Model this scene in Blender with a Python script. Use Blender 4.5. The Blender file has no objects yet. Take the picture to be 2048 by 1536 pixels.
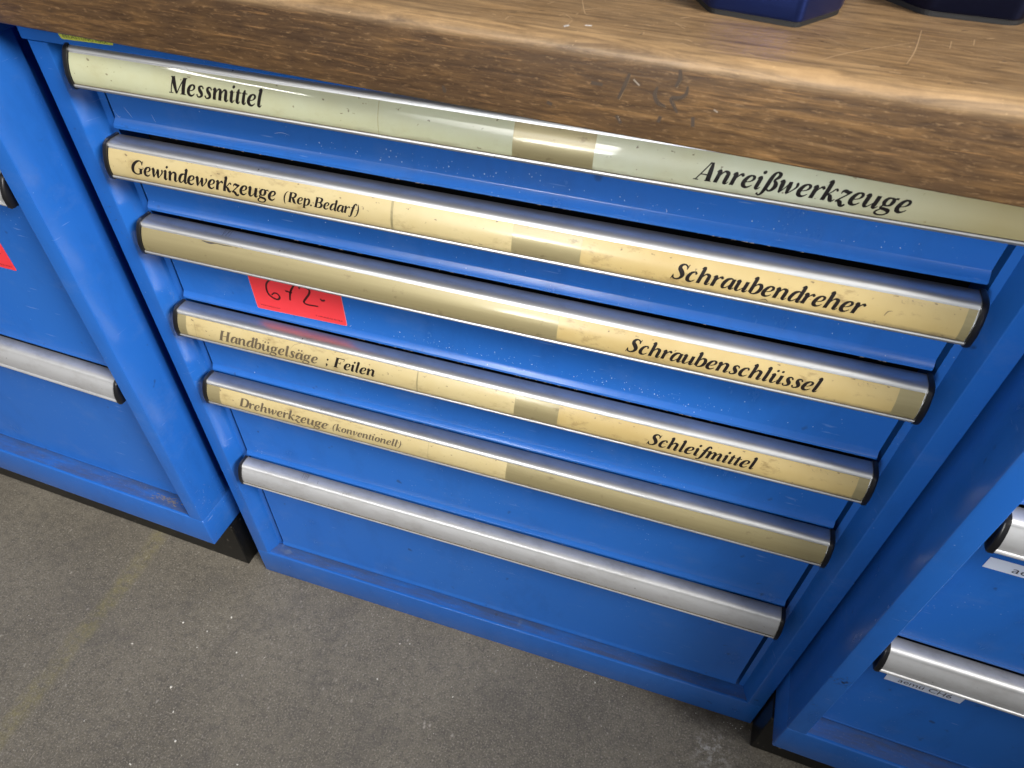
import bpy, bmesh, math, random
from mathutils import Vector, Matrix
random.seed(7)
R = math.radians
S = bpy.context.scene
COL = S.collection
FL = 0.7515            # height of the reference line (lower lip of the top handle) above the floor

# ------------------------------------------------------------------ camera
cd = bpy.data.cameras.new('camera'); cam = bpy.data.objects.new('camera', cd); COL.objects.link(cam)
right = Vector((0.95306073, 0.30215318, 0.01946035)); up = Vector((-0.22591949, 0.6668674, 0.71010439))
back = Vector((0.20158282, -0.68116908, 0.70382742))
M = Matrix((right, up, back)).transposed().to_4x4(); M.translation = Vector((0.47584, -0.40670, 0.21315 + FL))
cam.matrix_world = M
cd.sensor_width = 36; cd.lens = 36 * 0.66499; cd.clip_start = 0.02; cd.clip_end = 60
cd.dof.use_dof = True; cd.dof.focus_distance = 0.62; cd.dof.aperture_fstop = 15
S.camera = cam
# ------------------------------------------------------------------ world
w = bpy.data.worlds.new('World'); S.world = w; w.use_nodes = True
w.node_tree.nodes['Background'].inputs[0].default_value = (1.0, 0.985, 0.96, 1)
w.node_tree.nodes['Background'].inputs[1].default_value = 0.19
# ------------------------------------------------------------------ ceiling tubes, right-hand lamp and added fill lamps
def area(name, loc, target, sx, sy, power, color=(1, 1, 1), spread=180):
    l = bpy.data.lights.new(name, 'AREA'); l.shape = 'RECTANGLE'; l.size = sx; l.size_y = sy
    l.energy = power; l.color = color; l.spread = R(spread)
    o = bpy.data.objects.new(name, l); COL.objects.link(o); o.location = loc
    d = (Vector(target) - Vector(loc)); o.rotation_euler = d.to_track_quat('-Z', 'Y').to_euler(); return o
def tube(x0, y0, x1, y1, width, power):
    o = area('ceiling_tube_lamp', ((x0 + x1) / 2, (y0 + y1) / 2, 2.6), ((x0 + x1) / 2, (y0 + y1) / 2, 0), math.hypot(x1 - x0, y1 - y0), width, power, (1, .98, .94))
    o.rotation_euler = (0, 0, math.atan2(y1 - y0, x1 - x0))
tube(-2.42, -2.32, -1.88, -2.88, .10, 12)
tube(-.27, -2.60, .06, -2.86, .07, 3.0)
tube(1.66, -3.40, 1.98, -2.78, .10, 8)
area('unseen_lamp', (2.1, -1.0, 2.1), (-.24, .0, .32), 0.9, 0.4, 7.2, (1, .96, .9), 40)
area('unseen_lamp', (-0.16, -2.8, 1.36), (.66, 0, .86), 0.42, 0.42, .75, (.97, 1, 1), 20)  # added fill lamp that brightens the right end of the top handle
area('unseen_lamp', (-0.35, -2.0, 1.55), (-0.16, 0, 0.40), 1.0, 0.6, 1.9, (1, .98, .95), 42)  # added lamp, its narrow cone makes the light fall off to the right
S.view_settings.view_transform = 'Standard'; S.view_settings.look = 'None'
S.view_settings.exposure = 0.14; S.view_settings.gamma = 1

# ------------------------------------------------------------------ materials
class NT:
    def __init__(s, name):
        s.m = bpy.data.materials.new(name); s.m.use_nodes = True; s.t = s.m.node_tree; s.b = s.t.nodes['Principled BSDF']
        s.tc = s.t.nodes.new('ShaderNodeTexCoord')
    def n(s, typ, **kw):
        nd = s.t.nodes.new('ShaderNode' + typ)
        for k, v in kw.items(): setattr(nd, k, v)
        return nd
    def l(s, a, b): s.t.links.new(a, b)
    def mapping(s, scale=(1, 1, 1), rot=(0, 0, 0), src='Object', loc=(0, 0, 0)):
        mp = s.n('Mapping'); mp.inputs['Scale'].default_value = scale; mp.inputs['Rotation'].default_value = rot
        mp.inputs['Location'].default_value = loc; s.l(s.tc.outputs[src], mp.inputs['Vector']); return mp.outputs[0]
    def noise(s, vec, scale, detail=4, rough=.55, dist=0.):
        nd = s.n('TexNoise'); nd.inputs['Scale'].default_value = scale; nd.inputs['Detail'].default_value = detail
        nd.inputs['Roughness'].default_value = rough; nd.inputs['Distortion'].default_value = dist
        s.l(vec, nd.inputs['Vector']); return nd.outputs['Fac']
    def ramp(s, fac, stops, interp='LINEAR'):
        r = s.n('ValToRGB'); e = r.color_ramp.elements; r.color_ramp.interpolation = interp
        while len(e) < len(stops): e.new(0.5)
        for i, (p, c) in enumerate(stops):
            e[i].position = p; e[i].color = (c, c, c, 1) if isinstance(c, (int, float)) else (*c, 1)
        s.l(fac, r.inputs[0]); return r.outputs[0]
    def mix(s, fac, a, b, blend='MIX'):
        m = s.n('Mix', data_type='RGBA', blend_type=blend)
        for sock, v in ((m.inputs['Factor'], fac), (m.inputs['A'], a), (m.inputs['B'], b)):
            if hasattr(v, 'links') or hasattr(v, 'is_linked'): s.l(v, sock)
            elif isinstance(v, (int, float)): sock.default_value = v
            else: sock.default_value = (*v, 1)
        return m.outputs['Result']
    def math(s, op, a, b=None, clamp=False):
        m = s.n('Math', operation=op, use_clamp=clamp)
        for i, v in enumerate((a, b)):
            if v is None: continue
            if isinstance(v, (int, float)): m.inputs[i].default_value = v
            else: s.l(v, m.inputs[i])
        return m.outputs[0]
    def sep(s, vec):
        x = s.n('SeparateXYZ'); s.l(vec, x.inputs[0]); return x.outputs
    def set(s, **kw):
        for k, v in kw.items():
            sock = s.b.inputs[k.replace('_', ' ')]
            if isinstance(v, (int, float)): sock.default_value = v
            elif isinstance(v, tuple): sock.default_value = (*v, 1) if len(v) == 3 else v
            else: s.l(v, sock)
        return s
    def bump(s, h, strength=.2, dist=.001):
        b = s.n('Bump'); b.inputs['Strength'].default_value = strength; b.inputs['Distance'].default_value = dist
        s.l(h, b.inputs['Height']); s.l(b.outputs[0], s.b.inputs['Normal'])

def simple(name, col, rough=.5, metal=0., **kw):
    k = NT(name); k.set(Base_Color=col, Roughness=rough, Metallic=metal, **kw); return k.m

def blue_paint(name, dusty=0.0, col=(.015, .115, .46)):
    k = NT(name); v = k.mapping()
    big = k.noise(v, 7, 4, .6); mid_ = k.noise(k.mapping((1, 1, .45), loc=(7, 1, 3)), 26, 6, .68)
    c = k.mix(k.ramp(big, [(.3, 0), (.75, .4)]), col, (col[0] * 1.9, col[1] * 1.16, col[2] * .95))
    # greasy handling smears and dull rubbed areas
    c = k.mix(k.ramp(mid_, [(.50, 0), (.72, .34)]), c, (col[0] * .8, col[1] * .60, col[2] * .58))
    c = k.mix(k.ramp(k.noise(k.mapping((1, 1, 1.6), loc=(2, 5, 1)), 13, 7, .75), [(.54, 0), (.74, .24)]), c, (.10, .18, .40))
    # chipped and rubbed flecks
    vor = k.n('TexVoronoi'); vor.inputs['Scale'].default_value = 190; k.l(v, vor.inputs['Vector'])
    mask = k.ramp(k.noise(v, 18, 3, .6), [(.57, 0), (.68, 1)])
    sp = k.math('MULTIPLY', k.ramp(vor.outputs['Distance'], [(.07, 1), (.13, 0)]), mask)
    c = k.mix(k.math('MULTIPLY', sp, .55), c, (.30, .42, .62))
    # hair-fine scratches in several directions
    for ang, lo in ((.5, 1), (-.9, 4), (1.35, 8)):
        sn = k.noise(k.mapping((30, 30, 500), rot=(0, ang, 0), loc=(lo, lo, lo)), 1.0, 2, .5)
        gate = k.ramp(k.noise(k.mapping(loc=(lo, 2, lo)), 24, 2, .5), [(.60, 0), (.66, 1)])
        c = k.mix(k.math('MULTIPLY', k.math('MULTIPLY', k.ramp(sn, [(.70, 0), (.74, 1)]), gate), .4), c, (.22, .34, .60))
    dk = k.noise(k.mapping((1, 1, 1), loc=(3, 1, 2)), 60, 2, .5)
    c = k.mix(k.ramp(dk, [(.72, 0), (.78, .6)]), c, (.02, .04, .09))
    if dusty:
        d = k.ramp(k.noise(k.mapping((1, 6, 1)), 14, 6, .7), [(.30, 0), (.60, 1)])
        c = k.mix(k.math('MULTIPLY', d, dusty), c, (.058, .054, .052))
        g = k.noise(v, 500, 3, .6); c = k.mix(k.ramp(g, [(.62, 0), (.72, .5)]), c, (.25, .25, .27))
    k.set(Base_Color=c, Specular_IOR_Level=.45)
    k.set(Roughness=k.math('ADD', k.math('MULTIPLY', mid_, .22), .13 + .4 * dusty))
    k.bump(k.math('ADD', k.noise(v, 260, 2, .5), k.math('MULTIPLY', big, 3.)), .10, .0004)
    return k.m

BLUE = blue_paint('blue_enamel_paint')
BLUE_DUSTY = blue_paint('blue_enamel_paint_dusty', .6)
GAP_SHADE = simple('interior_shade', (.002, .002, .003), .9)  # near-black that stands in for the shade inside the gaps
def aluminium(name, dirt, metal=.92):
    k = NT(name); v = k.mapping((3, 120, 120)); g = k.noise(v, 6, 4, .6)
    st = k.noise(k.mapping((1, 2, 2)), 30, 6, .7)
    c = k.mix(k.ramp(st, [(.48, 0), (.80, dirt * .6)]), (.60, .61, .63), (.20, .17, .14))
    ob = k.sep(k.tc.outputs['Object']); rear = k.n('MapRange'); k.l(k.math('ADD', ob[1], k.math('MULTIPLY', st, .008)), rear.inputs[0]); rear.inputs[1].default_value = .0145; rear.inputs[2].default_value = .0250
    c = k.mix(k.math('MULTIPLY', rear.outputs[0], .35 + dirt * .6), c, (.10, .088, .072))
    fl = k.noise(k.mapping((1, 1, 1)), 170, 2, .5)
    c = k.mix(k.ramp(fl, [(.74, 0), (.78, .8)]), c, (.06, .05, .05))
    k.set(Base_Color=c, Metallic=metal, Roughness=k.math('ADD', k.math('MULTIPLY', g, .10), .32 + dirt * .1))
    k.set(Anisotropic=.0)
    k.bump(g, .05, .0002); return k.m
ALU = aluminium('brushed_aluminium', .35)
ALU_WORN = aluminium('worn_aluminium', .55, .6)
def strip_mat():
    k = NT('yellowed_clear_strip'); s_ = k.noise(k.mapping((2, 90, 90)), 4, 3, .6)
    c = k.mix(s_, (.29, .245, .125), (.36, .305, .165))
    d = k.noise(k.mapping((1, 1.5, 1.5)), 70, 4, .6)
    c = k.mix(k.ramp(d, [(.63, 0), (.72, .6)]), c, (.14, .10, .05))
    k.set(Base_Color=c, Metallic=.35, Roughness=.42, Coat_Weight=.35, Coat_Roughness=.12); return k.m
STRIP = strip_mat()
def card(name, col, dirty, gloss, edge=.0):
    k = NT(name); v = k.mapping()
    a = k.noise(v, 12, 5, .65)
    c = k.mix(k.ramp(a, [(.35, 0), (.8, .9)]), col, (col[0] * .86, col[1] * .78, col[2] * .6))
    sm = k.noise(k.mapping((1, 2, 2.2), loc=(5, 3, 1)), 38, 6, .72)
    c = k.mix(k.math('MULTIPLY', k.ramp(sm, [(.55, 0), (.72, 1)]), dirty), c, (.22, .15, .06))
    sp = k.noise(k.mapping((1, 1.5, 1.5), loc=(1, 7, 2)), 210, 2, .5)
    c = k.mix(k.ramp(sp, [(.69, 0), (.73, .75)]), c, (.13, .09, .05))
    # grime caught along the lower edge of the strip
    z = k.sep(k.tc.outputs['Object'])[2]
    e = k.math('MULTIPLY', k.ramp(k.math('ADD', k.math('MULTIPLY', z, 60), k.math('MULTIPLY', sm, .5)), [(.42, 1), (.62, 0)]), .5 + edge)
    c = k.mix(e, c, (.16, .12, .07))
    if name.startswith('mint'):
        xr = k.n('MapRange'); k.l(k.sep(k.tc.outputs['Object'])[0], xr.inputs[0]); xr.inputs[1].default_value = .20; xr.inputs[2].default_value = .31
        c = k.mix(xr.outputs[0], c, (.40, .34, .175))
    k.set(Base_Color=c, Roughness=.42, Coat_Weight=gloss, Coat_Roughness=.05 if gloss > .6 else .2); return k.m
CARD_PALE = card('pale_green_label_card', (.52, .55, .385), .15, 1.0)
CARD_BRIGHTENED = card('mint_brightened_label_card', (.62, .66, .52), .12, 1.0)  # pale green card with extra brightness painted in against the bench's shade
CARD_CREAM = card('cream_label_card', (.52, .435, .235), .6, .35)
CARD_STAINED = card('stained_cream_label_card', (.50, .39, .18), 1., .35, .35)
INK = simple('black_print_ink', (.012, .009, .009), .4, 0., Specular_IOR_Level=.15)
INK_FADED = simple('faded_print_ink', (.105, .08, .05), .5)
CAP = simple('black_plastic', (.008, .008, .010), .28)
RED = simple('red_sticker', (.80, .042, .055), .4)
PINKEDGE = simple('sticker_paper_edge', (.75, .35, .42), .6)
WHITE = simple('white_label_tape', (.62, .68, .82), .4)
YELLOW = simple('yellow_sticker', (.55, .62, .08), .45)
MARKER = simple('marker_ink', (.05, .004, .006), .4)
PLINTH = NT('black_plinth_lacquer'); 
PLINTH.set(Base_Color=PLINTH.mix(PLINTH.ramp(PLINTH.noise(PLINTH.mapping(), 160, 3, .6), [(.66, 0), (.72, .6)]), (.006, .006, .006), (.20, .18, .15)), Roughness=.3, Specular_IOR_Level=.2)
PLINTH = PLINTH.m
DENT = simple('pressed_grey_dent', (.070, .048, .033), .45)
CHIP = simple('pale_paint_chip', (.42, .48, .58), .6)
PALEWOOD = simple('bare_wood_scratch', (.40, .27, .15), .6)
LINT = simple('pale_lint', (.6, .6, .62), .8)
GROOVE = simple('groove_brown', (.10, .085, .06), .8)

def wood():
    k = NT('worn_varnished_beech'); v = k.mapping((5, 62, 62)); gr = k.noise(v, 3.4, 9, .68, 1.0)
    fine = k.noise(k.mapping((14, 130, 130)), 3, 5, .7, .5)
    blot = k.noise(k.mapping((1, 1.8, 1.8)), 9, 5, .65)
    c = k.mix(k.ramp(gr, [(.33, 0), (.5, .45), (.62, 1)]), (.072, .038, .015), (.215, .116, .042))
    c = k.mix(k.ramp(blot, [(.38, .85), (.62, 0)]), c, (.066, .037, .019))
    c = k.mix(k.ramp(k.noise(k.mapping((5, 60, 60), loc=(2, 0, 1)), 3, 5, .6, .8), [(.60, 0), (.72, .42)]), c, (.30, .175, .075))
    c = k.mix(k.ramp(fine, [(.36, .60), (.56, 0)]), c, (.035, .018, .009))
    ln = k.noise(k.mapping((9, 230, 230), loc=(1, 3, 2)), 2.6, 3, .6, .6)
    c = k.mix(k.ramp(ln, [(.60, 0), (.70, .6)]), c, (.31, .165, .062))
    pores = k.noise(k.mapping((60, 260, 260)), 2.2, 3, .7)
    c = k.mix(k.ramp(pores, [(.56, 0), (.70, .55)]), c, (.30, .185, .09))
    # worn top, plus its sheen and the edge highlight painted into the colour, by height
    z = k.sep(k.tc.outputs['Object'])[2]
    worn = k.ramp(k.math('ADD', k.math('MULTIPLY', z, 70), k.math('MULTIPLY', blot, .9)), [(.0, 0), (1, 1)])
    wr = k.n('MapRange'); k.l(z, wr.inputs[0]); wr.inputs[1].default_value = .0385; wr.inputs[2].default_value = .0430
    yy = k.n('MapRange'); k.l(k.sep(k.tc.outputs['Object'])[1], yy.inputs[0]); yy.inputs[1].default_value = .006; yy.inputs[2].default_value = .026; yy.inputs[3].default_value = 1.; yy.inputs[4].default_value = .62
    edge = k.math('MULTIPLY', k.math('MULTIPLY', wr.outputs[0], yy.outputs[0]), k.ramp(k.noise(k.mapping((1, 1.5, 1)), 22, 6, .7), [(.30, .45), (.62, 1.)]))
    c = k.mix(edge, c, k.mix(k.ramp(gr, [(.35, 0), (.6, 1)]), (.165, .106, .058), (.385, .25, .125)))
    sc = k.noise(k.mapping((20, 9, 20), rot=(0, 0, .5)), 9, 6, .78, 2.0)
    c = k.mix(k.math('MULTIPLY', k.ramp(sc, [(.64, 0), (.70, .8)]), wr.outputs[0]), c, (.62, .42, .22))
    k.set(Base_Color=c, Roughness=k.math('ADD', k.math('MULTIPLY', fine, .22), .36), Specular_IOR_Level=.5)
    k.bump(k.math('ADD', fine, gr), .30, .0006); return k.m
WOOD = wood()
def floor_mat():
    k = NT('worn_workshop_floor'); v = k.mapping()
    a = k.noise(v, 5, 5, .6); b = k.noise(v, 90, 6, .75); cst = k.noise(k.mapping((1, 1, 1), loc=(4, 2, 0)), 420, 4, .7)
    c = k.mix(k.ramp(a, [(.3, 0), (.7, 1)]), (.118, .106, .088), (.182, .164, .132))
    c = k.mix(k.ramp(b, [(.38, .45), (.52, 0)]), c, (.065, .06, .055))
    c = k.mix(k.ramp(b, [(.58, 0), (.74, .5)]), c, (.26, .235, .20))
    c = k.mix(k.ramp(cst, [(.54, 0), (.68, .75)]), c, (.38, .35, .30))
    c = k.mix(k.ramp(cst, [(.32, .8), (.44, 0)]), c, (.040, .037, .036))
    c = k.mix(k.ramp(k.noise(k.mapping(loc=(1, 9, 0)), 11, 7, .78), [(.52, 0), (.68, .45)]), c, (.075, .070, .068))
    vf = k.n('TexVoronoi'); vf.inputs['Scale'].default_value = 75; k.l(k.mapping((1, .6, 1), rot=(0, 0, .6)), vf.inputs['Vector'])
    fk = k.math('MULTIPLY', k.ramp(vf.outputs['Distance'], [(.05, 1), (.16, 0)]), k.ramp(k.noise(v, 30, 5, .7), [(.48, 0), (.62, 1)]))
    c = k.mix(k.math('MULTIPLY', fk, .6), c, (.42, .39, .35))
    # scratches
    s1 = k.noise(k.mapping((60, 7, 1), rot=(0, 0, .5)), 6, 4, .7, .3); c = k.mix(k.ramp(s1, [(.63, 0), (.70, .5)]), c, (.36, .33, .28))
    xyz = k.sep(k.tc.outputs['Object'])
    # faded yellow line on the floor, running away from the cabinets
    dx = k.math('ABSOLUTE', k.math('ADD', k.math('ADD', xyz[0], .236), k.math('MULTIPLY', k.math('SUBTRACT', a, .5), .03)))
    st = k.n('MapRange'); k.l(dx, st.inputs[0]); st.inputs[1].default_value = .019; st.inputs[2].default_value = .008
    st.inputs[3].default_value = 0; st.inputs[4].default_value = 1
    wear = k.ramp(k.noise(v, 60, 6, .75), [(.40, 0), (.66, 1)]); wear2 = k.ramp(k.noise(v, 16, 3, .6), [(.3, .2), (.6, 1)])
    c = k.mix(k.math('MULTIPLY', k.math('MULTIPLY', k.math('MULTIPLY', st.outputs[0], wear), wear2), .34), c, (.31, .27, .06))
    # white scuffed patch in front of the right-hand gap
    px = k.math('SUBTRACT', xyz[0], .655); py = k.math('ADD', xyz[1], .040)
    d2 = k.math('SQRT', k.math('ADD', k.math('MULTIPLY', px, px), k.math('MULTIPLY', py, py)))
    pm = k.n('MapRange'); k.l(d2, pm.inputs[0]); pm.inputs[1].default_value = .036; pm.inputs[2].default_value = .005
    c = k.mix(k.math('MULTIPLY', pm.outputs[0], k.ramp(b, [(.50, 0), (.62, .8)])), c, (.42, .42, .42))
    # brown oily dirt at the foot of the middle cabinet
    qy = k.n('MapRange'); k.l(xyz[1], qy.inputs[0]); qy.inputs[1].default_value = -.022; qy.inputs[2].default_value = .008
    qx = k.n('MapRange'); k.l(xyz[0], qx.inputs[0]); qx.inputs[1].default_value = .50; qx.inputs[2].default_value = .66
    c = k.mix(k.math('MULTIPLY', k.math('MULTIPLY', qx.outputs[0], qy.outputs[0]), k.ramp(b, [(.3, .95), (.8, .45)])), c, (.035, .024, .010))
    k.set(Base_Color=c, Roughness=.55, Specular_IOR_Level=.35); k.bump(k.math('ADD', b, cst), .6, .0014); return k.m
FLOOR = floor_mat()
def anod(name, col, rough):
    k = NT(name); g = k.noise(k.mapping((8, 8, 140)), 12, 3, .6)
    k.set(Base_Color=k.mix(g, col, tuple(x * .8 for x in col)), Metallic=.85, Roughness=rough); k.bump(g, .04, .0002); return k.m
ANOD = anod('blue_anodised_metal', (.020, .040, .19), .30)
ANOD_DARK = anod('dark_blue_anodised_metal', (.010, .014, .045), .33)
UNDERCUT = simple('undercut_shade', (.006, .006, .007), .6)  # undercut shadow of the blocks, put in as black

# ------------------------------------------------------------------ helpers
def link(o, parent=None):
    COL.objects.link(o)
    if parent is not None: o.parent = parent
    return o
def mesh_obj(name, bm, mat, parent=None, smooth=None, loc=(0, 0, 0)):
    me = bpy.data.meshes.new(name); bmesh.ops.recalc_face_normals(bm, faces=bm.faces[:]); bm.to_mesh(me); bm.free()
    if mat: me.materials.append(mat)
    if smooth is not None:
        for p in me.polygons: p.use_smooth = True
        me.set_sharp_from_angle(angle=R(smooth))
    o = bpy.data.objects.new(name, me); o.location = loc; return link(o, parent)
def tag(o, label, cat, group=None):
    o['label'] = label; o['category'] = cat
    if group: o['group'] = group
    return o
def empty(name, loc, rz=0.):
    o = bpy.data.objects.new(name, None); o.empty_display_size = .05; o.location = loc; o.rotation_euler = (0, 0, rz); return link(o)
def box(bm, x0, x1, y0, y1, z0, z1, bev=0., seg=2):
    t = bmesh.new(); r = bmesh.ops.create_cube(t, size=1)
    for v in t.verts: v.co = Vector((x0 + (v.co.x + .5) * (x1 - x0), y0 + (v.co.y + .5) * (y1 - y0), z0 + (v.co.z + .5) * (z1 - z0)))
    if bev: bmesh.ops.bevel(t, geom=t.edges[:], offset=bev, segments=seg, affect='EDGES', profile=.5)
    merge(bm, t)
def merge(bm, t):
    me = bpy.data.meshes.new('tmp'); t.to_mesh(me); t.free(); bm.from_mesh(me); bpy.data.meshes.remove(me)
def prism_x(bm, prof, x0, x1, nx=1):
    """closed (y,z) outline swept along x"""
    rings = []
    for i in range(nx + 1):
        x = x0 + (x1 - x0) * i / nx; rings.append([bm.verts.new((x, y, z)) for y, z in prof])
    n = len(prof)
    for a, b in zip(rings[:-1], rings[1:]):
        for i in range(n): bm.faces.new((a[i], a[(i + 1) % n], b[(i + 1) % n], b[i]))
    bm.faces.new(rings[0]); bm.faces.new(rings[-1][::-1])
def prism_z(bm, prof, z0, z1):
    a = [bm.verts.new((x, y, z0)) for x, y in prof]; b = [bm.verts.new((x, y, z1)) for x, y in prof]; n = len(prof)
    for i in range(n): bm.faces.new((a[i], a[(i + 1) % n], b[(i + 1) % n], b[i]))
    bm.faces.new(a[::-1]); bm.faces.new(b)
def sheet_x(bm, curve, x0, x1, nx=1):
    rings = []
    for i in range(nx + 1):
        x = x0 + (x1 - x0) * i / nx; rings.append([bm.verts.new((x, y, z)) for y, z in curve])
    for a, b in zip(rings[:-1], rings[1:]):
        for i in range(len(curve) - 1): bm.faces.new((a[i], a[i + 1], b[i + 1], b[i]))
def catmull(pts, sub=6):
    n = len(pts); out = []
    for i in range(n - 1):
        p0 = pts[max(i - 1, 0)]; p1 = pts[i]; p2 = pts[i + 1]; p3 = pts[min(i + 2, n - 1)]
        for s in range(sub):
            t = s / sub
            out.append(tuple(.5 * (2 * b + (c - a) * t + (2 * a - 5 * b + 4 * c - d) * t * t + (3 * b - a - 3 * c + d) * t ** 3)
                             for a, b, c, d in zip(p0, p1, p2, p3)))
    out.append(tuple(pts[-1])); return out
def ribbon(bm, pts, fn, close_ends=True):
    """pts (u,v,width) -> flat ribbon; fn maps (u,v) to a 3D point"""
    L = []; Rr = []
    for i, (x, y, wd) in enumerate(pts):
        a = pts[max(i - 1, 0)]; b = pts[min(i + 1, len(pts) - 1)]
        dx, dy = b[0] - a[0], b[1] - a[1]; d = math.hypot(dx, dy) or 1e-9
        nx, ny = -dy / d * wd / 2, dx / d * wd / 2
        L.append(bm.verts.new(fn(x + nx, y + ny))); Rr.append(bm.verts.new(fn(x - nx, y - ny)))
    for i in range(len(pts) - 1):
        try: bm.faces.new((L[i], L[i + 1], Rr[i + 1], Rr[i]))
        except ValueError: pass

# ------------------------------------------------------------------ a bold italic roman alphabet drawn as pen strokes (1000 units / em)
def C_(*p): return ('c', p)          # smooth stroke
def L_(*p): return ('l', p)          # straight stroke
def D_(x, y, r): return ('d', (x, y, r))
def ENT(x, y=455, w=118): return C_((x - 100, y - 85, 20), (x - 62, y - 34, 44), (x - 10, y - 22, 84), (x, y - 90, w))
def STEM(x, a, b, w=118): return L_((x, b, w), (x, (a + b) / 2, w), (x, a, w))
def EXI(x, w=118): return C_((x, 130, w), (x + 3, 62, w * .93), (x + 40, 18, 70), (x + 85, 35, 38), (x + 128, 100, 20))
def ARCH(a, b, h=440): return C_((a + 30, 215, 24), (a + 95, 360, 38), (a + 175, h - 5, 62), (b - 12, 385, 104), (b, 280, 118), (b, 120, 118))
BOWL = C_((385, 385, 26), (330, 432, 38), (255, 436, 62), (150, 370, 108), (88, 210, 122), (98, 75, 98), (165, 16, 58), (255, 70, 34), (345, 200, 26), (385, 290, 24))
RB = C_((118, 190, 24), (180, 340, 34), (265, 428, 58), (370, 405, 98), (420, 280, 122), (385, 120, 112), (300, 28, 64), (200, 8, 40), (118, 60, 50))
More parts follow.
